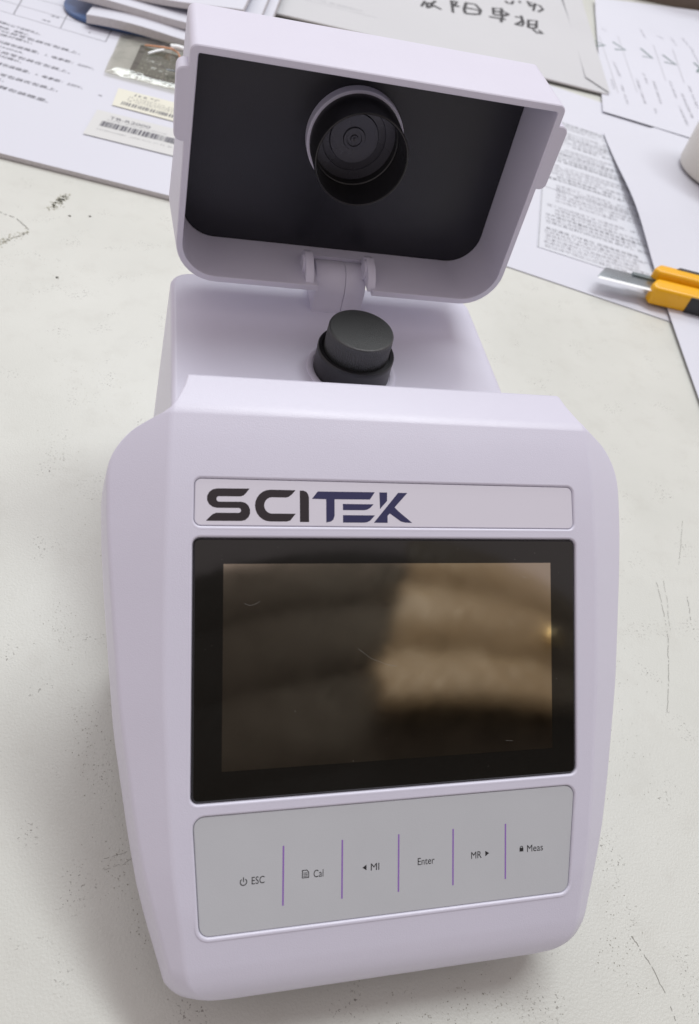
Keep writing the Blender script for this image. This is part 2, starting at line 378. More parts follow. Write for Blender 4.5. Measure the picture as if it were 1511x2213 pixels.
# display area (its own thin film over the glass)
dv = [(-52.1, 7.6), (52.0, 7.6), (52.2, 66.4), (-52.0, 66.4)]
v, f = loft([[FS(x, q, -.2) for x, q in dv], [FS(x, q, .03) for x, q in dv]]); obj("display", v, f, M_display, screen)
fx = []
for _ in range(22):
    x, q = random.uniform(-58, 58), random.uniform(2, 73); r = random.uniform(.05, .12); fx.append(([(x + r * math.cos(a), q + r * math.sin(a) * random.uniform(.6, 1)) for a in (5, 4, 3, 2, 1)], [(0, 1, 2, 3, 4)]))
for pts in ([(-46, 19), (-44.5, 19.6), (-43, 19.3), (-41.5, 18.4)], [(-12, 33), (-8, 36), (-3, 38), (0, 38.6)], [(36, 63), (38.5, 63.3)], [(42, 12), (43.6, 12.2)]): fx.append(stroke2d(pts, .05))
o = flat("dust_specks", fx, FS, .06, M_dust, screen); tag(o, kind='stuff')

# name lettering, drawn in picture units and set on the strip
def LG(pts):
    out = []
    for x, y in pts:
        top = 82 + (x - 75) * .0135; bot = 292 + (x - 75) * .0045; u = (x - 75) / 1347.0; u = u * (1 + .035 * (u - 1)); t = (y - top) / (bot - top); out.append((-57.2 + 62.3 * u, 2.95 + 9.35 * t))
    return out
def arc(cx, cy, rx, ry, a0, a1, n=7): return [(cx + rx * math.cos(math.radians(a0 + (a1 - a0) * k / n)), cy - ry * math.sin(math.radians(a0 + (a1 - a0) * k / n))) for k in range(n + 1)]
G_S = [(352, 82)] + arc(146, 145, 66, 63, 90, 270) + [(280, 208)] + arc(283, 224, 15, 16, 90, -90) + [(140, 240), (118, 249), (100, 265), (75, 292), (300, 292)] + arc(300, 230, 57, 62, -90, 90) + [(152, 168)] + arc(155, 150, 14, 17, 270, 90) + [(295, 133), (313, 127), (328, 113)]
G_C = [(650, 90)] + arc(486, 191, 99, 103, 90, 270, 12) + [(592, 294), (615, 287), (650, 243)] + [(496, 243)] + arc(496, 190, 50, 53, 270, 90, 10) + [(588, 138), (606, 133), (625, 118)]
G_I = [(677, 92), (700, 92), (718, 99), (730, 113), (737, 135), (737, 296), (678, 296)]
G_T = [(795, 97), (1173, 99), (1140, 147), (905, 147), (905, 252), (897, 278), (880, 292), (850, 298), (850, 147), (757, 145)]
G_E1 = [(960, 177), (1165, 178), (1140, 203), (1122, 213), (1100, 217), (960, 217)]
G_E2 = [(960, 250), (1173, 250), (1140, 285), (1120, 295), (1095, 298), (960, 298)]
G_K1 = [(1204, 100), (1256, 100), (1255, 155), (1207, 208)]
G_K2 = [(1330, 102), (1393, 102), (1305, 197), (1330, 222), (1422, 297), (1375, 296), (1345, 288), (1272, 237), (1257, 252), (1257, 298), (1165, 298)]
def fill(pts):
    pts = LG(pts); bm = bmesh.new(); vs_ = [bm.verts.new((x, q, 0)) for x, q in pts]; bm.faces.new(vs_); bm.normal_update(); bmesh.ops.triangulate(bm, faces=bm.faces); bm.verts.index_update()
    V = [(v.co.x, v.co.y) for v in bm.verts]; F = [tuple(v.index for v in q.verts) for q in bm.faces]; bm.free(); return V, F
for g in (G_S, G_C, G_I): flat("letter", [fill(g)], FL, .03, M_black_ink, label)
for g in ([G_T], [G_E1, G_E2], [G_K1, G_K2]): flat("letter", [fill(q) for q in g], FL, .03, M_navy_ink, label)

# keypad printing
for x in (-34.1, -16.6, .85, 18.35, 35.85): flat("key_divider", [quad(x - .24, 10.25, x + .24, 27.3)], FK, .03, M_violet, keypad)
def legend(body, x0, x1, cap, base):
    v, f, w, h = text2d(body, 3.0, 0.0); hh = text2d("E", 3.0)[3]; sy = cap / (hh[1] - hh[0]); sx = (x1 - x0) / (w[1] - w[0])
    return ([(x0 + (a - w[0]) * sx, base - b * sy) for a, b in v], f)
flat("key_legend", [legend("ESC", -43.17, -39.5, 2.05, 20.25)], FK, .03, M_key_ink, keypad)
flat("key_legend", [legend("Cal", -25.15, -22.25, 2.1, 20.25)], FK, .03, M_key_ink, keypad)
flat("key_legend", [legend("MI", -7.8, -5.2, 2.05, 20.1)], FK, .03, M_key_ink, keypad)
flat("key_legend", [legend("Enter", 6.95, 12.3, 2.1, 20.05)], FK, .03, M_key_ink, keypad)
flat("key_legend", [legend("MR", 24.35, 27.8, 2.1, 19.95)], FK, .03, M_key_ink, keypad)
flat("key_legend", [legend("Meas", 43.3, 48.8, 2.1, 19.7)], FK, .03, M_key_ink, keypad)
pw = []
for k in range(20):
    a0, a1 = [math.radians(-60 + 300 * (k + d) / 20) + math.pi for d in (0, 1)]
    pw.append(([(-45.5 + r * math.sin(-a), 19.35 - r * math.cos(a) * -1) for a, r in ((a0, .78), (a1, .78), (a1, 1.05), (a0, 1.05))], [(0, 1, 2, 3)]))
pw = []
for k in range(20):
    a0, a1 = [math.radians(35 + 290 * (k + d) / 20) for d in (0, 1)]      # gap at the top
    pw.append(([(-45.5 + r * math.sin(a), 19.35 - r * math.cos(a)) for a, r in ((a0, .78), (a0, 1.06), (a1, 1.06), (a1, .78))], [(0, 1, 2, 3)]))
pw.append(quad(-45.63, 18.0, -45.37, 19.3)); flat("key_icon", pw, FK, .03, M_key_ink, keypad)
doc = [quad(-28.6, 17.8, -28.35, 20.15), quad(-28.6, 19.92, -26.5, 20.15), quad(-28.6, 17.8, -27.1, 18.02), quad(-26.72, 18.5, -26.5, 20.15), ([(-27.1, 17.8), (-26.5, 18.5), (-26.72, 18.6), (-27.2, 18.02)], [(0, 1, 2, 3)])] + [quad(-28.15, q, -26.95, q + .18) for q in (18.6, 19.05, 19.5)]
flat("key_icon", doc, FK, .03, M_key_ink, keypad)
flat("key_icon", [([(-10.4, 19.0), (-9.15, 18.2), (-9.15, 19.85)], [(0, 1, 2)])], FK, .03, M_key_ink, keypad)
flat("key_icon", [([(30.35, 18.75), (29.05, 17.95), (29.05, 19.6)], [(0, 1, 2)])], FK, .03, M_key_ink, keypad)
lk = [quad(40.7, 18.2, 42.0, 19.35)]
for k in range(8):
    a0, a1 = [math.pi * (k + d) / 8 for d in (0, 1)]; lk.append(([(41.35 + r * math.cos(a), 18.2 - r * 1.1 * math.sin(a)) for a, r in ((a0, .32), (a0, .55), (a1, .55), (a1, .32))], [(0, 1, 2, 3)]))
flat("key_icon", lk, FK, .03, M_key_ink, keypad)

# base and sample block
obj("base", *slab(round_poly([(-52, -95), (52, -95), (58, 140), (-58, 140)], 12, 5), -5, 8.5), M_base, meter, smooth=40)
for x, y in ((-44, -76), (44, -76), (-48, 128), (48, 128)): obj("rubber_foot", *lathe([(.01, -9), (6, -9), (7, -8), (7, -5), (.01, -5)], 24, 'Z', (x, y, 0)), M_rubber, meter, smooth=40)
def rr_rect(w, y0, y1, r, z): return [(x, y, z) for x, y in round_poly([(-w, y0), (w, y0), (w, y1), (-w, y1)], r, 6)]
brow = [rr_rect(73.0, 30, 153.6, 9, -5), rr_rect(72.1, 30, 153.0, 9, 8)]
brow.append(rr_rect(66.3, 30, 150.0, 8.5, 84.4))
for k in range(1, 7):
    a = math.pi / 2 * k / 6; brow.append(rr_rect(66.3 - 2.4 * (1 - math.cos(a)), 30, 150.0 - 2.4 * (1 - math.cos(a)), 8.5 - 2.0 * (1 - math.cos(a)), 84.4 + 2.4 * math.sin(a)))
weighted(obj("sample_block", *loft(brow), M_shell, meter, smooth=50))
VX, VY = 2.8, 93.0
obj("socket_ring", *lathe([(15.6, 86.5), (15.7, 87.15), (16.2, 87.3), (17.3, 87.3), (17.75, 87.15), (17.8, 86.5)], 64, 'Z', (VX, VY, 0)), M_shell, meter, smooth=50)

# hinge arm
arm = []
for k in range(13):
    a = math.radians(-25 + (200 + 25) * k / 12 * .98); arm.append((138.5 + 9 * math.cos(a), 95.5 + 9 * math.sin(a)))
arm = [(149, 86), (148.5, 93)] + arm[2:12] + [(129.7, 93.5), (129.5, 90), (129.4, 86)]
for x0, x1 in ((-8.8, 3.55), (3.65, 12.2)):
    a = obj("hinge_arm", *prism_x(arm, x0, x1), M_lid, meter); bevel(a, .35, 2, 40)

# lid: an open-fronted box standing on its hinge
LX = .3
def lid_loop(wt, wb, zt, zb, rt, rb, y):
    return [(LX + x, y, z) for x, z in round_poly([(-wt, zt), (-wb, zb), (wb, zb), (wt, zt)], [rt, rb, rb, rt], 9)]
lo = [lid_loop(60.7, 63.4, 180.8, 104.0, .6, 13, 151.5), lid_loop(60.7, 63.4, 180.8, 104.0, .6, 13, 123.0), lid_loop(61.0, 63.6, 181.1, 103.7, .7, 13.2, 122.5),
      lid_loop(63.0, 65.5, 183.0, 101.6, 2.4, 15, 122.5), lid_loop(63.3, 65.8, 183.3, 101.3, 2.6, 15.2, 122.9), lid_loop(63.3, 68.9, 184.0, 100.6, 2.6, 16, 155.0), lid_loop(62.8, 68.4, 183.5, 101.1, 2.6, 16, 156.3), lid_loop(61.5, 67.0, 182.0, 102.5, 2.4, 15, 156.8)]
lid = obj("lid", *loft(lo), M_lid, meter)
cut(lid, obj("cutter", *box(-9.6, 13.0, 118, 144, 95, 106.5), None))
for p in lid.data.polygons: p.use_smooth = True
lid.data.set_sharp_from_angle(angle=math.radians(32)); weighted(lid)
def tabp(sg):
    pts = [(sg * 61.5 + LX, 176.6), (sg * 67.2 + LX, 176.6), (sg * 67.5 + LX, 153.6), (sg * 62.5 + LX, 153.6)]; ol = round_poly(pts, [0, 2.6, 2.6, 0], 6)
    n = len(ol); rws = [[(x, y, z) for x, z in offset_poly(ol, -o)] for y, o in ((130, 0), (122.8, 0), (122.45, .35))]
    return loft(rws)
for sg in (-1, 1): obj("lid_tab", *tabp(sg), M_lid, lid, smooth=40)
obj("lid_panel", *loft([lid_loop(60.5, 63.2, 180.6, 104.2, .6, 12.8, 151.6), lid_loop(60.5, 63.2, 180.6, 104.2, .6, 12.8, 150.0)]), M_panel, lid)
CX, CZ = -.9, 151.0
obj("shield_collar", *lathe([(18.3, 150.2), (18.3, 145.9), (18.0, 145.6), (17.0, 145.6), (16.8, 150)], 64, 'Y', (CX, 0, CZ)), M_lid, lid, smooth=40)
sh = [(17.3, 150.0), (17.25, 131.6), (17.0, 131.0), (16.6, 130.8), (16.3, 131.2), (16.0, 145.0), (15.6, 145.3), (15.5, 149.0), (15.0, 151.4)]
obj("light_shield", *lathe(sh, 72, 'Y', (CX, 0, CZ)), M_shield, lid, smooth=30)
fl = [(15.6, 148.6), (12.2, 148.8), (11.9, 149.3), (9.4, 149.3), (9.1, 148.7), (4.3, 149.0), (4.0, 148.4), (2.9, 148.4), (2.7, 148.9), (1.5, 148.9), (1.3, 148.4), (.6, 148.4), (.01, 148.7)]
obj("shield_floor", *lathe(fl, 64, 'Y', (CX, 0, CZ)), M_floor, lid, smooth=30)
lug = [(123.5, 102.5), (124.3, 104.2), (126, 106.8), (130.5, 109.4), (135.5, 110.3), (139.5, 108.8), (143.5, 104.6), (144, 102.5)]
for x0, x1, sg in ((-14.6, -11.2, -1), (10.9, 14.3, 1)):
    l = obj("hinge_lug", *prism_x(lug, x0, x1), M_lid, lid); bevel(l, .4, 2, 50)
    xs = x0 if True else x1
    b = lathe([(0.01, 0), (3.6, 0), (3.9, .3), (3.9, .9)], 28, 'Z'); obj("pivot_boss", [(x0 - .7 + h, 134.2 + x, 105.6 + y) for x, y, h in b[0]], b[1], M_lid, l, smooth=30)

meter.location.z = 0.009                   # it stands on its feet
# ------------------------------------------------------------------ sample vial standing in the block
vial = thing("sample_vial", "black ribbed screw cap vial in its black sleeve, in the socket below the open lid", "vial", (VX, VY, 95.9))
def child_v(name, vf, m, smooth): return obj(name, [(x, y, z - 86.9) for x, y, z in vf[0]], vf[1], m, vial, smooth=smooth)
child_v("sleeve", lathe([(.01, 87.0), (15.2, 87.0), (15.2, 88), (14.9, 94.6), (15.0, 95.0), (15.0, 96.6), (14.7, 97.0), (13.4, 97.0), (13.2, 96.4), (.01, 96.3)], 64), M_shield, 40)
NR = 92
def knurl(i, k, r): return r - (.22 if (k % 2 and 2 <= i <= 5) else 0)
child_v("cap", lathe([(.01, 96.2), (12.55, 96.2), (12.65, 96.6), (12.65, 97.3), (12.6, 103.6), (12.55, 104.6), (12.5, 105.7), (12.3, 106.2), (11.8, 106.45), (.01, 106.5)], 2 * NR, mod=knurl), M_cap, 25)

# ------------------------------------------------------------------ papers
SURVEY = 1.033
def paper(name, quad4, z, thick, m, label_, cat, zf=None, n=14, parent=None, edge=None):
    """quad4: bottom-left, bottom-right, top-right, top-left (x,y); zf(u,v) lifts it"""
    A, B, C, D = [Vector(p) for p in quad4]; V = []; F = []
    def P(u, v): p = (A * (1 - u) + B * u) * (1 - v) + (D * (1 - u) + C * u) * v; return p
    for lay in (0, 1):
        for j in range(n + 1):
            for i in range(n + 1):
                u, v = i / n, j / n; p = P(u, v); V.append((p.x, p.y, z + (zf(u, v) if zf else 0) + lay * thick))
    N = n + 1; K = N * N
    for j in range(n):
        for i in range(n):
            a = j * N + i; F.append((a, a + N, a + N + 1, a + 1)); F.append((K + a, K + a + 1, K + a + N + 1, K + a + N))
    bd = [i for i in range(n)] + [n + j * N for j in range(n)] + [n * N + n - i for i in range(n)] + [(n - j) * N for j in range(n)]
    nside = len(F)
    for k in range(len(bd)):
        a, b = bd[k], bd[(k + 1) % len(bd)]; F.append((a, b, K + b, K + a))
    me = raw_mesh(name, V, F, 40)
    if edge is not None:
        me.materials.append(m); me.materials.append(edge)
        for p in me.polygons:
            if abs(p.normal.z) < .5: p.material_index = 1
    o = link(name, me, m, parent)
    if parent is None: tag(o, label_, cat)
    def lift(x, y):                            # height of the top at a point
        p = Vector((x, y)); ex = B - A; ey = D - A; det = ex.x * ey.y - ex.y * ey.x; q = p - A
        u = (q.x * ey.y - q.y * ey.x) / det; v = (ex.x * q.y - ex.y * q.x) / det; u = max(0, min(1, u)); v = max(0, min(1, v)); return z + thick + (zf(u, v) if zf else 0)
    return o, lift
def ink(name, polys, lift, m, parent, dz=.12):
    V = []; F = []
    for v, f in polys:
        k = len(V); V += [(x, y, lift(x, y) + dz) for x, y in v]; F += [tuple(i + k for i in g) for g in f]
    return obj(name, V, F, m, parent, recalc=False)
def frame2(o, d):                              # local 2-D frame on the desk
    d = Vector(d).normalized(); n = Vector((-d.y, d.x)); o = Vector(o); return lambda a, b: tuple(o + d * a + n * b)
GL = {}
def glyphs(body, size):
    if (body, size) not in GL: GL[(body, size)] = text2d(body, size)
    return GL[(body, size)]
def line(body, fr, a, b, size, width=None):
    v, f, w, h = glyphs(body, size); k = (width / (w[1] - w[0])) if width else 1.0
    return ([fr(a + (x - w[0]) * k, b + y) for x, y in v], f)
def scribble_line(fr, a0, a1, b, h, dens=1.0, gap=.15):
    out = []; a = a0
    while a < a1:
        w = h * random.uniform(.5, .9)
        if random.random() > gap:
            for _ in range(3):
                x = a + random.uniform(0, w * .6); y = b + random.uniform(0, h * .7)
                q = [(x, y), (x + w * random.uniform(.2, .5), y), (x + w * random.uniform(.2, .5), y + h * .16), (x, y + h * .16)]
                if random.random() < .5: q = [(x, b), (x + h * .14, b), (x + h * .14, b + h * random.uniform(.5, 1)), (x, b + h * random.uniform(.5, 1))]
                out.append(([fr(*p) for p in q], [(0, 1, 2, 3)]))
        a += w * 1.25
    return out

# left: thin stack of printed sheets
P1 = [(-420, 458), (70, 327), (175, 700), (-315, 831)]
p1, l1 = paper("printed_sheets", P1, .1, 3.2, M_paper, "thin stack of white sheets printed with a table and text, left of the open lid", "paper", zf=lambda u, v: 1.2 * math.sin(u * 5) * v * .5 + .4, n=20, edge=M_edge)
ft = frame2((-203, 633), (1, -.34)); polys = []
for (a, b) in (((-240, 646), (-116.4, 604)), ((-240, 668), (-111.6, 628)), ((-240, 690), (-105, 655))): polys.append(stroke2d([a, b], .7))
for (a, b) in (((-189.1, 669), (-192, 630.5)), ((-149.4, 661), (-153.7, 615.7)), ((-111.6, 640), (-116.4, 604))): polys.append(stroke2d([a, b], .9))
ink("table_rules", polys, l1, M_rule, p1)
tx = []
LONG = "到机器包装箱里，1. 电参数：220V，"; MID = "可以另写包装在包装上，"; SH = "请确认以下说明书上。"; SH2 = "中国制造，请确认，"
def tline(body, p, q, size): return line(body, frame2(p, (q[0] - p[0], q[1] - p[1])), 0, 0, size, (Vector(q) - Vector(p)).length)
tx.append(tline(SH, (-203, 608), (-168, 595.5), 5)); tx.append(tline(SH2, (-207, 600), (-176, 590), 4.6)); tx.append(tline(MID, (-204, 592), (-135, 569), 5.4)); tx.append(tline("请核对确认，", (-203, 584), (-172, 575), 5))
tx.append(tline(LONG, (-203, 570), (-123, 544), 5.4)); tx.append(tline("FY CHINA.", (-205, 562), (-176, 553), 4.6)); tx.append(tline(MID, (-205, 553), (-140, 530), 5.4)); tx.append(tline("后请核对确认，", (-205, 545), (-176, 536), 5))
tx.append(tline(LONG, (-203, 531), (-129, 506), 5.4)); tx.append(tline("CHINA.", (-206, 521), (-190, 516), 4.6)); tx.append(tline(MID, (-206, 514), (-146, 495), 5.4)); tx.append(tline("核对确认，", (-205, 505), (-184, 498.5), 5)); tx.append(tline("到机器包装箱里。", (-200, 493), (-151, 474.5), 5.4))
tx.append(tline("44", (-164, 640), (-157, 637.5), 4.5)); tx.append(tline("44", (-170, 628), (-163, 625.5), 4.5)); tx.append(tline("1", (-131, 617), (-130, 616.7), 4)); tx.append(tline("a", (-117, 499), (-114, 498), 4))
[ink("text_line", [q], l1, M_ink, p1) for q in tx]

# plastic bag with a printed card, wires and a pin on the sheets
bag_m = bpy.data.materials.new("clear_plastic_film"); bag_m.use_nodes = True; t = bag_m.node_tree; b = t.nodes['Principled BSDF']
tr = nd(t, 'ShaderNodeBsdfTransparent'); tr.inputs[0].default_value = (.93, .93, .88, 1); gl = nd(t, 'ShaderNodeBsdfGlossy'); gl.inputs['Roughness'].default_value = .12; mxs = nd(t, 'ShaderNodeMixShader'); mxs.inputs[0].default_value = .16
nz = nd(t, 'ShaderNodeTexNoise', Scale=110.0, Detail=3.0); bp = nd(t, 'ShaderNodeBump', Strength=.9, Distance=.0015); tc = nd(t, 'ShaderNodeTexCoord'); t.links.new(tc.outputs['Object'], nz.inputs['Vector']); t.links.new(nz.outputs['Fac'], bp.inputs['Height']); t.links.new(bp.outputs['Normal'], gl.inputs['Normal'])
t.links.new(tr.outputs[0], mxs.inputs[1]); t.links.new(gl.outputs[0], mxs.inputs[2]); t.links.new(mxs.outputs[0], t.nodes['Material Output'].inputs['Surface']); t.nodes.remove(b)
card_m = mat("dark_printed_card", (.10, .115, .10), .45)
card, lc = paper("printed_card", [(-95.5, 547), (-30, 528), (-18, 583), (-87, 604)], 5.0, 1.0, card_m, "dark grey green printed card inside the clear bag beside the lid", "card", n=2)
pp = []
fr = frame2((-95.5, 547), (65.5, -19))
for k in range(7): pp += scribble_line(fr, 3, 66, 3 + k * 7.4, 4.2, gap=.25)
ink("card_print", pp, lc, mat("pale_card_ink", (.40, .42, .38), .45), card)
pp = [stroke2d([fr(1.5, 1.5), fr(66, 1.5)], 1.6), stroke2d([fr(1.5, 1.5), fr(-6.5, 58)], 3.0), stroke2d([fr(3, 6), fr(-3, 56)], 1.4), stroke2d([fr(6, 55), fr(60, 55)], 1.8)] + [quad4 for quad4 in [stroke2d([fr(14, 26), fr(60, 26)], 5), stroke2d([fr(26, 34), fr(60, 34)], 4)]]
ink("card_border", pp, lc, mat("black_card_ink", (.03, .035, .03), .4), card, dz=.06)
bag, lb = paper("plastic_bag", [(-114, 537), (-18, 512), (-2, 596), (-104, 623)], 7.2, .25, bag_m, "crumpled clear plastic bag holding a dark printed card, left of the lid", "bag", zf=lambda u, v: 1.2 + 1.0 * math.sin(u * 9 + v * 4) * math.sin(v * 8) - (2.2 if (u < .05 or v < .05) else 0), n=24)
def tube(name, pts, r, m, parent, label_=None, cat=None):
    V = []; F = []; P = [Vector(p) for p in pts]; ns = 8
    for i, p in enumerate(P):
        d = (P[min(i + 1, len(P) - 1)] - P[max(i - 1, 0)]).normalized(); a = d.cross(Vector((0, 0, 1))).normalized(); c = a.cross(d)
        V += [tuple(p + (a * math.cos(k * math.pi / 4) + c * math.sin(k * math.pi / 4)) * r) for k in range(ns)]
    for i in range(len(P) - 1):
        for k in range(ns): F.append((i * ns + k, i * ns + (k + 1) % ns, (i + 1) * ns + (k + 1) % ns, (i + 1) * ns + k))
    F += [tuple(range(ns))[::-1], tuple((len(P) - 1) * ns + k for k in range(ns))]
    o = obj(name, V, F, m, parent, smooth=50)
    if label_: tag(o, label_, cat)
    return o
tie = thing("twist_tie", "copper coloured wire twist tie with white ends on top of the clear bag", "wire", (-70, 614, 9.6))
def rel(pts): return [(x + 70, y - 590, z - 9.6) for x, y, z in pts]
SURVEY = 1.0
tube("wire", rel([(-84, 593, 10.6), (-76, 592, 11.4), (-68, 592, 11.6), (-60, 594, 10.8)]), .8, M_copper, tie)
tube("wire", rel([(-61, 594, 10.6), (-56, 588, 10.8), (-53, 574, 10.2), (-52, 560, 10.0)]), .7, M_copper, tie)
tube("white_end", rel([(-81, 577, 10.4), (-75, 582, 11.2), (-68, 587, 11.6)]), 1.0, M_bright, tie)
tube("white_end", rel([(-62, 596, 11.6), (-56, 596, 12.2), (-49, 594, 11.6)]), 2.4, M_bright, tie)
SURVEY = 1.033
pin = tube("metal_pin", [(-66, 550, 10.6), (-60, 549, 10.8), (-50, 546, 10.8)], .6, M_steel, None, "small steel pin on the clear bag just left of the lid tab", "pin")
ys, ly = paper("cream_sticker", [(-106, 485), (-33, 465), (-30, 498), (-102.5, 516)], 4.3, .15, M_cream, "cream sticker with small text and a thin barcode below the clear bag", "sticker", n=2)
fr = frame2((-106, 485), (73, -20)); pp = scribble_line(fr, 9, 30, 24, 4.5, gap=.1)
for k, q in enumerate((19.5, 16, 12.8)): pp += scribble_line(fr, 7, 58, q, 2.2, gap=.1)
x = 5
while x < 68:
    w = random.choice((.5, .8, 1.2)); pp.append(([fr(x, 4.6), fr(x + w, 4.6), fr(x + w, 10.2), fr(x, 10.2)], [(0, 1, 2, 3)])); x += w + random.choice((.5, .9, 1.3))
ink("sticker_print", pp, ly, M_ink, ys)
ws, lw = paper("white_sticker", [(-123.5, 433), (-35, 411), (-29, 452), (-116, 474)], 4.3, .15, M_white_label, "white sticker with a wide barcode between the cream sticker and the sheet edge", "sticker", n=2)
fr = frame2((-123.5, 433), (88.5, -22)); pp = [line("TB-R2000", fr, 9, 31.5, 6.2, 30), line("PASS", fr, 66, 30.0, 5.4, 15)] + scribble_line(fr, 8, 52, 28.5, 1.6, gap=.05) + scribble_line(fr, 6, 62, 11, 1.8, gap=.1)
x = 6
while x < 84:
    w = random.choice((.5, .8, 1.3, 1.8)); pp.append(([fr(x, 17.5), fr(x + w, 17.5), fr(x + w, 26), fr(x, 26)], [(0, 1, 2, 3)])); x += w + random.choice((.3, .5, .9))
ink("sticker_print", pp, lw, M_ink, ws)

# blue folder with piled sheets
fol = obj("blue_folder", *slab(round_poly([(-160, 640), (10, 606), (70, 900), (-105, 935)], [34, 8, 8, 8], 10), 4.8, 7.6), M_blue, None, smooth=30); tag(fol, "blue plastic folder with a rounded corner under the pile of paper", "folder")
def pile(name, q, z, th, lab_, zf=None): return paper(name, q, z, th, M_paper, lab_, "paper", zf=zf, n=16, edge=M_edge)
pile("paper_pile", [(-133, 628), (12, 598), (72, 874), (-80, 905)], 7.7, 7, "lowest pile of white sheets lying straight on the blue folder", zf=lambda u, v: 1.6 * math.sin(u * 7))
pile("paper_pile", [(-142, 651), (8, 619), (66, 888), (-85, 920)], 17, 6, "middle pile of white sheets stacked on the blue folder, set back a little", zf=lambda u, v: 1.2 * math.sin(u * 6 + 1) - 1)
pile("paper_pile", [(-148, 668), (0, 642), (54, 898), (-95, 930)], 25, 5, "topmost pile of white sheets stacked on the blue folder", zf=lambda u, v: 1.5 * math.sin(u * 5 + 2) - 1.5 + 10 * max(0, u - .35) * (1 - v))

# right side
p2, l2 = paper("white_sheet", [(40, 384), (292, 272.5), (456, 640), (204, 752)], .3, .5, M_paper, "large blank white sheet under the printed leaflet, right of the lid", "paper", n=8)
p3, l3 = paper("printed_leaflet", [(209, 356), (311, 314), (404, 566), (302, 604)], 1.0, .2, M_paper_cool, "pale grey leaflet densely printed with small text, right of the open lid", "leaflet", n=8)
fr = frame2((209, 356), (102, -42)); CH = "我们的产品质量保证体系已经通过了相关认证请在使用前仔细阅读本说明书以确保正确操作仪器测量水样浊度时应避免强光直射并保持清洁干燥"
tx = []; tx2 = []; b = 4.0; k = 0
e2 = Vector((93, 248)).normalized(); e1 = Vector((102, -42)).normalized()
def fr3(a, bb): return tuple(Vector((209, 356)) + e1 * a + e2 * bb)
while b < 262:
    if k % 7 != 6:
        a0 = random.choice((5, 6, 13)); nchar = random.choice((12, 17, 20, 22, 22, 21)); body = ''.join(random.choice(CH + '，。   ') for _ in range(nchar))
        (tx if random.random() < .3 else tx2).append(line(body, fr3, a0, b, 5.0, nchar * 4.55))
    b += random.choice((5.6, 5.9, 6.2)); k += 1
[ink("text_line", [q], l3, M_key_text, p3) for q in tx]; [ink("text_line", [q], l3, M_pale_ink, p3) for q in tx2]
ink("fold_line", [stroke2d([fr3(0, 108), fr3(110, 108)], .5), stroke2d([fr3(1, 0), fr3(1, 260)], .5)], l3, M_rule, p3)
p4, l4 = paper("curled_sheet", [(264, 170), (600, 95), (790, 790), (358.5, 585)], 1.5, .25, M_paper, "blank white sheet with a curled left edge, under the cup and knife", "paper",
               zf=lambda u, v: 7 * math.exp(-((v - .62) / .2) ** 2) * math.exp(-u / .12) + 1.0 * math.sin(u * 11 + v * 5) * math.sin(v * 6) * (1 if u > .02 else .5) + .5, n=34)
p5, l5 = paper("tick_form", [(380, 640), (776, 500), (815, 1120), (528, 1042)], 2.0, .2, M_paper, "white printed form with hand drawn tick marks at the upper right", "form",
               zf=lambda u, v: 1.2 + .7 * math.sin(u * 4 + 1) + 5 * max(0, v - .85) * 3 - 1.3 * (1 - v), n=24)
ticks = [[(454, 864), (468, 852), (451, 842)], [(487, 871), (496, 849), (479, 844)], [(526, 867), (530, 837), (516, 838)], [(555, 858), (561, 830), (545, 832)], [(599, 852), (600, 835), (587, 818)]]
[ink("tick_mark", [stroke2d(s_, 3.2)], l5, M_tick, p5) for s_ in ticks]
ink("column_rules", [stroke2d(s_, .9) for s_ in ([(473, 884), (423, 699)], [(506, 898), (452, 710)], [(556, 891), (516, 766)], [(585, 890), (544, 770)], [(620, 900), (585, 760)])], l5, M_pale_ink, p5)
tx = []
for (a, b) in [[(433, 746), (423, 711)], [(439, 726), (424, 672)], [(458, 797), (448, 752)], [(448, 721), (449, 718)], [(471, 754), (450, 681)], [(491, 780), (482, 747)], [(495, 756), (474, 689)], [(458, 671), (454, 660)], [(523, 769), (506, 712)], [(499, 691), (484, 638)], [(522, 731), (502, 662)], [(547, 762), (526, 696)], [(581, 935), (586, 926)], [(605, 935), (599, 904)], [(628, 948), (623, 901)], [(561, 946), (555, 915)], [(491, 919), (494, 909)]]:
    d = Vector(b) - Vector(a); ink("text_line", scribble_line(frame2(a, d), 0, d.length, -2, 4.0, gap=.1), l5, M_key_text, p5)
env, le = paper("envelope", [(40, 751), (405, 687), (502, 1045), (137, 1110)], 2.2, 1.8, M_envelope, "large white envelope with black handwriting behind the lid", "envelope",
                zf=lambda u, v: 1.2 * math.sin(u * 3.1) + 3 * math.sin(min(1, v) * math.pi) * u, n=28, edge=M_edge)
flap, _ = paper("flap", [(389, 721), (407, 688), (504, 1046), (466, 1020)], 4.6, .4, M_envelope, None, None, zf=lambda u, v: .3 + 1.0 * (1 - u) * (1 - v) + 2.6 * v, n=6, parent=env)
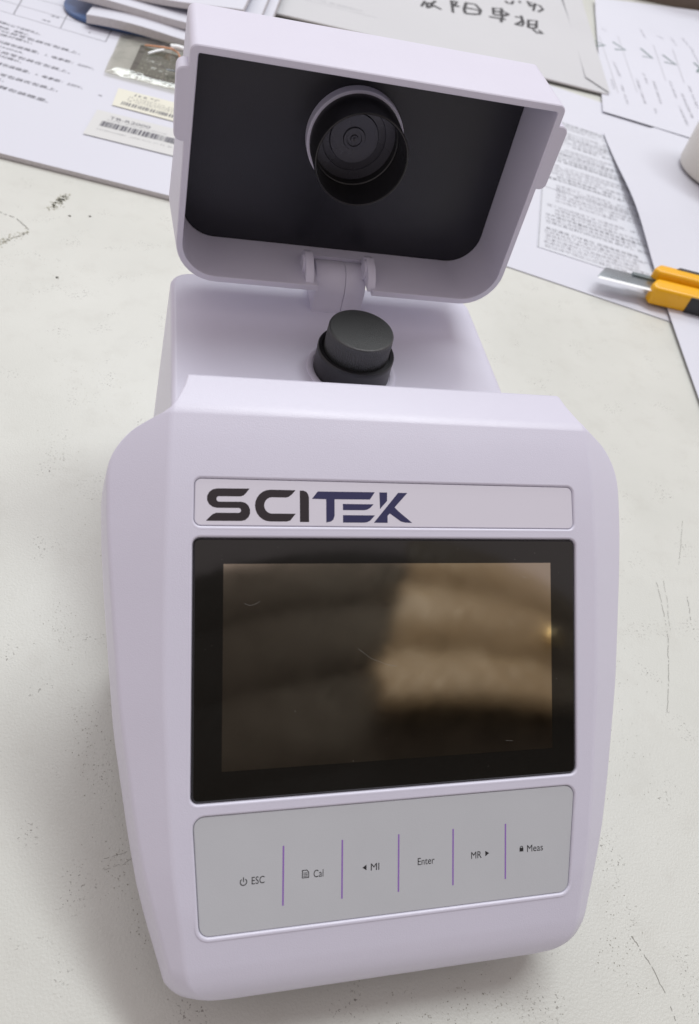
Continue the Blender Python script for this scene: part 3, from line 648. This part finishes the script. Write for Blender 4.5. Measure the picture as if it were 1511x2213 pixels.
hand = [[(224, 854), (233, 875)], [(234, 870), (231, 852)], [(232, 868), (241, 871), (248, 882)], [(238, 868), (244, 861), (249, 855)], [(231, 852), (239, 862)], [(270, 893), (279, 896), (275, 886), (269, 879)], [(272, 896), (263, 852)], [(269, 877), (278, 879)], [(292, 899), (282, 871), (280, 857)], [(291, 897), (304, 899), (306, 880), (300, 864)], [(287, 878), (297, 879), (303, 877)], [(280, 857), (291, 860), (300, 864)], [(328, 899), (321, 873)], [(327, 897), (341, 902), (333, 880)], [(324, 886), (335, 888)], [(321, 873), (336, 876), (345, 886)], [(312, 862), (334, 863)], [(340, 904), (333, 874), (324, 850)], [(338, 894), (345, 886), (336, 876)], [(352, 880), (361, 883), (358, 867)], [(363, 889), (358, 863), (352, 851), (344, 852)], [(343, 851), (351, 860), (360, 871)], [(369, 878), (360, 849)], [(369, 877), (382, 882), (372, 854)], [(365, 862), (376, 865)], [(361, 849), (371, 852)], [(365, 846), (367, 836), (375, 838), (373, 847)], [(357, 938), (357, 930), (363, 931), (370, 945)], [(380, 950), (379, 943)], [(394, 957), (391, 936), (399, 944)], [(396, 954), (404, 954), (390, 920)], [(402, 949), (409, 950), (409, 935), (397, 920)], [(392, 944), (400, 943)]]
for i0, i1 in ((0, 5), (5, 12), (12, 19), (19, 27), (27, 29), (29, 33)): ink("handwritten_character", [stroke2d(s_, 3.7) for s_ in hand[i0:i1]], le, M_marker, env, dz=.5)
fr = frame2((84, 812), (73, -18)); ink("printed_text", scribble_line(fr, -10, 60, 2, 4.2, gap=.02) + scribble_line(frame2((60, 812), (97, -22)), 0, 100, -2, 2, gap=.02), le, M_pale_ink, env, dz=.5)

# ------------------------------------------------------------------ utility knife
SURVEY = 1.0
knife = thing("utility_knife", "yellow and black snap blade utility knife with its steel blade out", "knife", (*[a + (a - c) * .033 for a, c in ((235, -72), (303, -132))], 2.5))
knife.rotation_euler = (0, 0, math.atan2(-.245, .97))
def kn(name, outline_, z0, z1, m, bev, parent=knife):
    o = obj(name, *slab(outline_, z0, z1), m, parent); bevel(o, bev, 4, 30, 40); return o
kn("lower_handle", [(43, -3), (41.5, 4), (47, 12.5), (190, 12.5), (190, -3)], .5, 15, M_yellow, 2.6)
kn("upper_handle", [(47, 15.5), (44, 20), (50, 28), (190, 28), (190, 15.5)], .5, 18.5, M_yellow, 3.0)
kn("channel", [(50, 11), (190, 11), (190, 17), (50, 17)], 1, 8.5, M_rubber, .5)
kn("grip", [(72, -3.8), (66, 5), (68, 7), (190, 7), (190, -3.8)], 1.0, 14.0, M_rubber, 1.2)
kn("inlay", [(62, 24.5), (190, 24.5), (190, 28.6), (66, 28.6)], 9, 18.9, M_rubber, .8)
bl = kn("blade", [(0, 2.6), (8.5, 18), (60, 18), (60, 2.6)], 9.7, 10.3, M_steel, .1)
v = [(0, 0, 9.95), (46, 0, 9.95), (46, 2.7, 10.35), (1.3, 2.7, 10.35), (0, 0, 9.9), (46, 0, 9.9), (46, 2.7, 9.65), (1.3, 2.7, 9.65)]
obj("cutting_edge", v, [(0, 1, 2, 3), (7, 6, 5, 4), (0, 4, 5, 1), (1, 5, 6, 2), (2, 6, 7, 3), (3, 7, 4, 0)], M_bright, bl)
for a in (17, 31): obj("snap_line", *box(a, a + .35, 2.8, 18, 10.28, 10.36), mat("snap_groove", (.35, .38, .40), .4, metal=1.0), bl)
obj("blade_carrier", *box(30, 62, 15.2, 19.6, 8.8, 11.2), mat("grey_steel", (.22, .26, .27), .4, metal=.8), knife)

# ------------------------------------------------------------------ cup at the right edge
cup = obj("ceramic_cup", *lathe([(.01, 0), (54, 0), (57.5, 1.5), (59, 5), (59.5, 118), (58.5, 120), (56.5, 119.5), (55.5, 116), (54, 8), (.01, 6)], 72, 'Z', (0, 0, 0)), M_cup, None, smooth=40)
cup.location = (.493, .538, .0042); tag(cup, "plain off white cylindrical cup on the papers at the right edge", "cup")
bx = obj("cardboard_box", *box(640, 1200, 1150, 1500, 0, 90), M_brown, None); bevel(bx, 1.5, 2); tag(bx, "dark brown box at the back of the desk beyond the forms", "box")

# ------------------------------------------------------------------ padded jacket standing at the desk (mirrored in the dark screen)
jm = mat("brown_quilted_nylon", (.31, .245, .16), .42, .3, 300, vary=.3, vscale=40); jd = mat("dark_brown_backing", (.022, .018, .015), .7)
jacket = thing("quilted_jacket", "brown quilted jacket worn open at the near side of the desk, mirrored in the screen", "jacket", (180, -480, 0))
def torso(x0, x1, m, name, puff):
    nx, nz = 150, 180; V = []; F = []
    for j in range(nz + 1):
        z = (404 if m is jm else 120) + (316 if m is jm else 600) * j / nz
        for i in range(nx + 1):
            u = i / nx; sl = (z - 335) * .435        # slanting front opening
            xx = x0(z) + (x1(z) - x0(z)) * u; ph = ((z - 375) / 120.0) % 1.0
            bul = puff * math.sin(math.pi * ph ** .55) ** .8 + puff * .07 * math.sin(xx * .13 + z * .06) * math.sin(xx * .045 - z * .05) + (1.1 + .9 * math.sin(xx * .03 + z * .02)) * math.sin((xx * .75 - z * .55) * .36 + 1.5 * math.sin(z * .04 + xx * .02))
            V.append((xx - 180, (30 if m is jm else -2) - ((xx - 190) / 430.0) ** 2 * 180 + bul - (z - 400) * .06, z))
    for j in range(nz):
        for i in range(nx): a = j * (nx + 1) + i; F.append((a, a + 1, a + nx + 2, a + nx + 1))
    o = obj(name, V, F, m, jacket, recalc=False, smooth=80)
    md = o.modifiers.new('solid', 'SOLIDIFY'); md.thickness = .02; md.offset = -1; bake(o); return o
edge_x = lambda z: 99 + (z - 335) * .435
torso(lambda z: edge_x(z) + 12, lambda z: 530, jm, "front_panel", 24)
torso(lambda z: -70, lambda z: 535, jd, "dark_backing_panel", 14)  # unseen dark sheet, added so the screen's left and foot mirror dark
obj("glint_disc", *lathe([(.01, 7), (7, 6), (12, 3), (14, 0), (14, -3)], 32, 'Y', (388 - 180, 44, 508)), mat("brass", (.8, .62, .32), .25, metal=1.0), jacket, smooth=60)  # unseen shiny disc, added to mirror as a warm glint in the screen
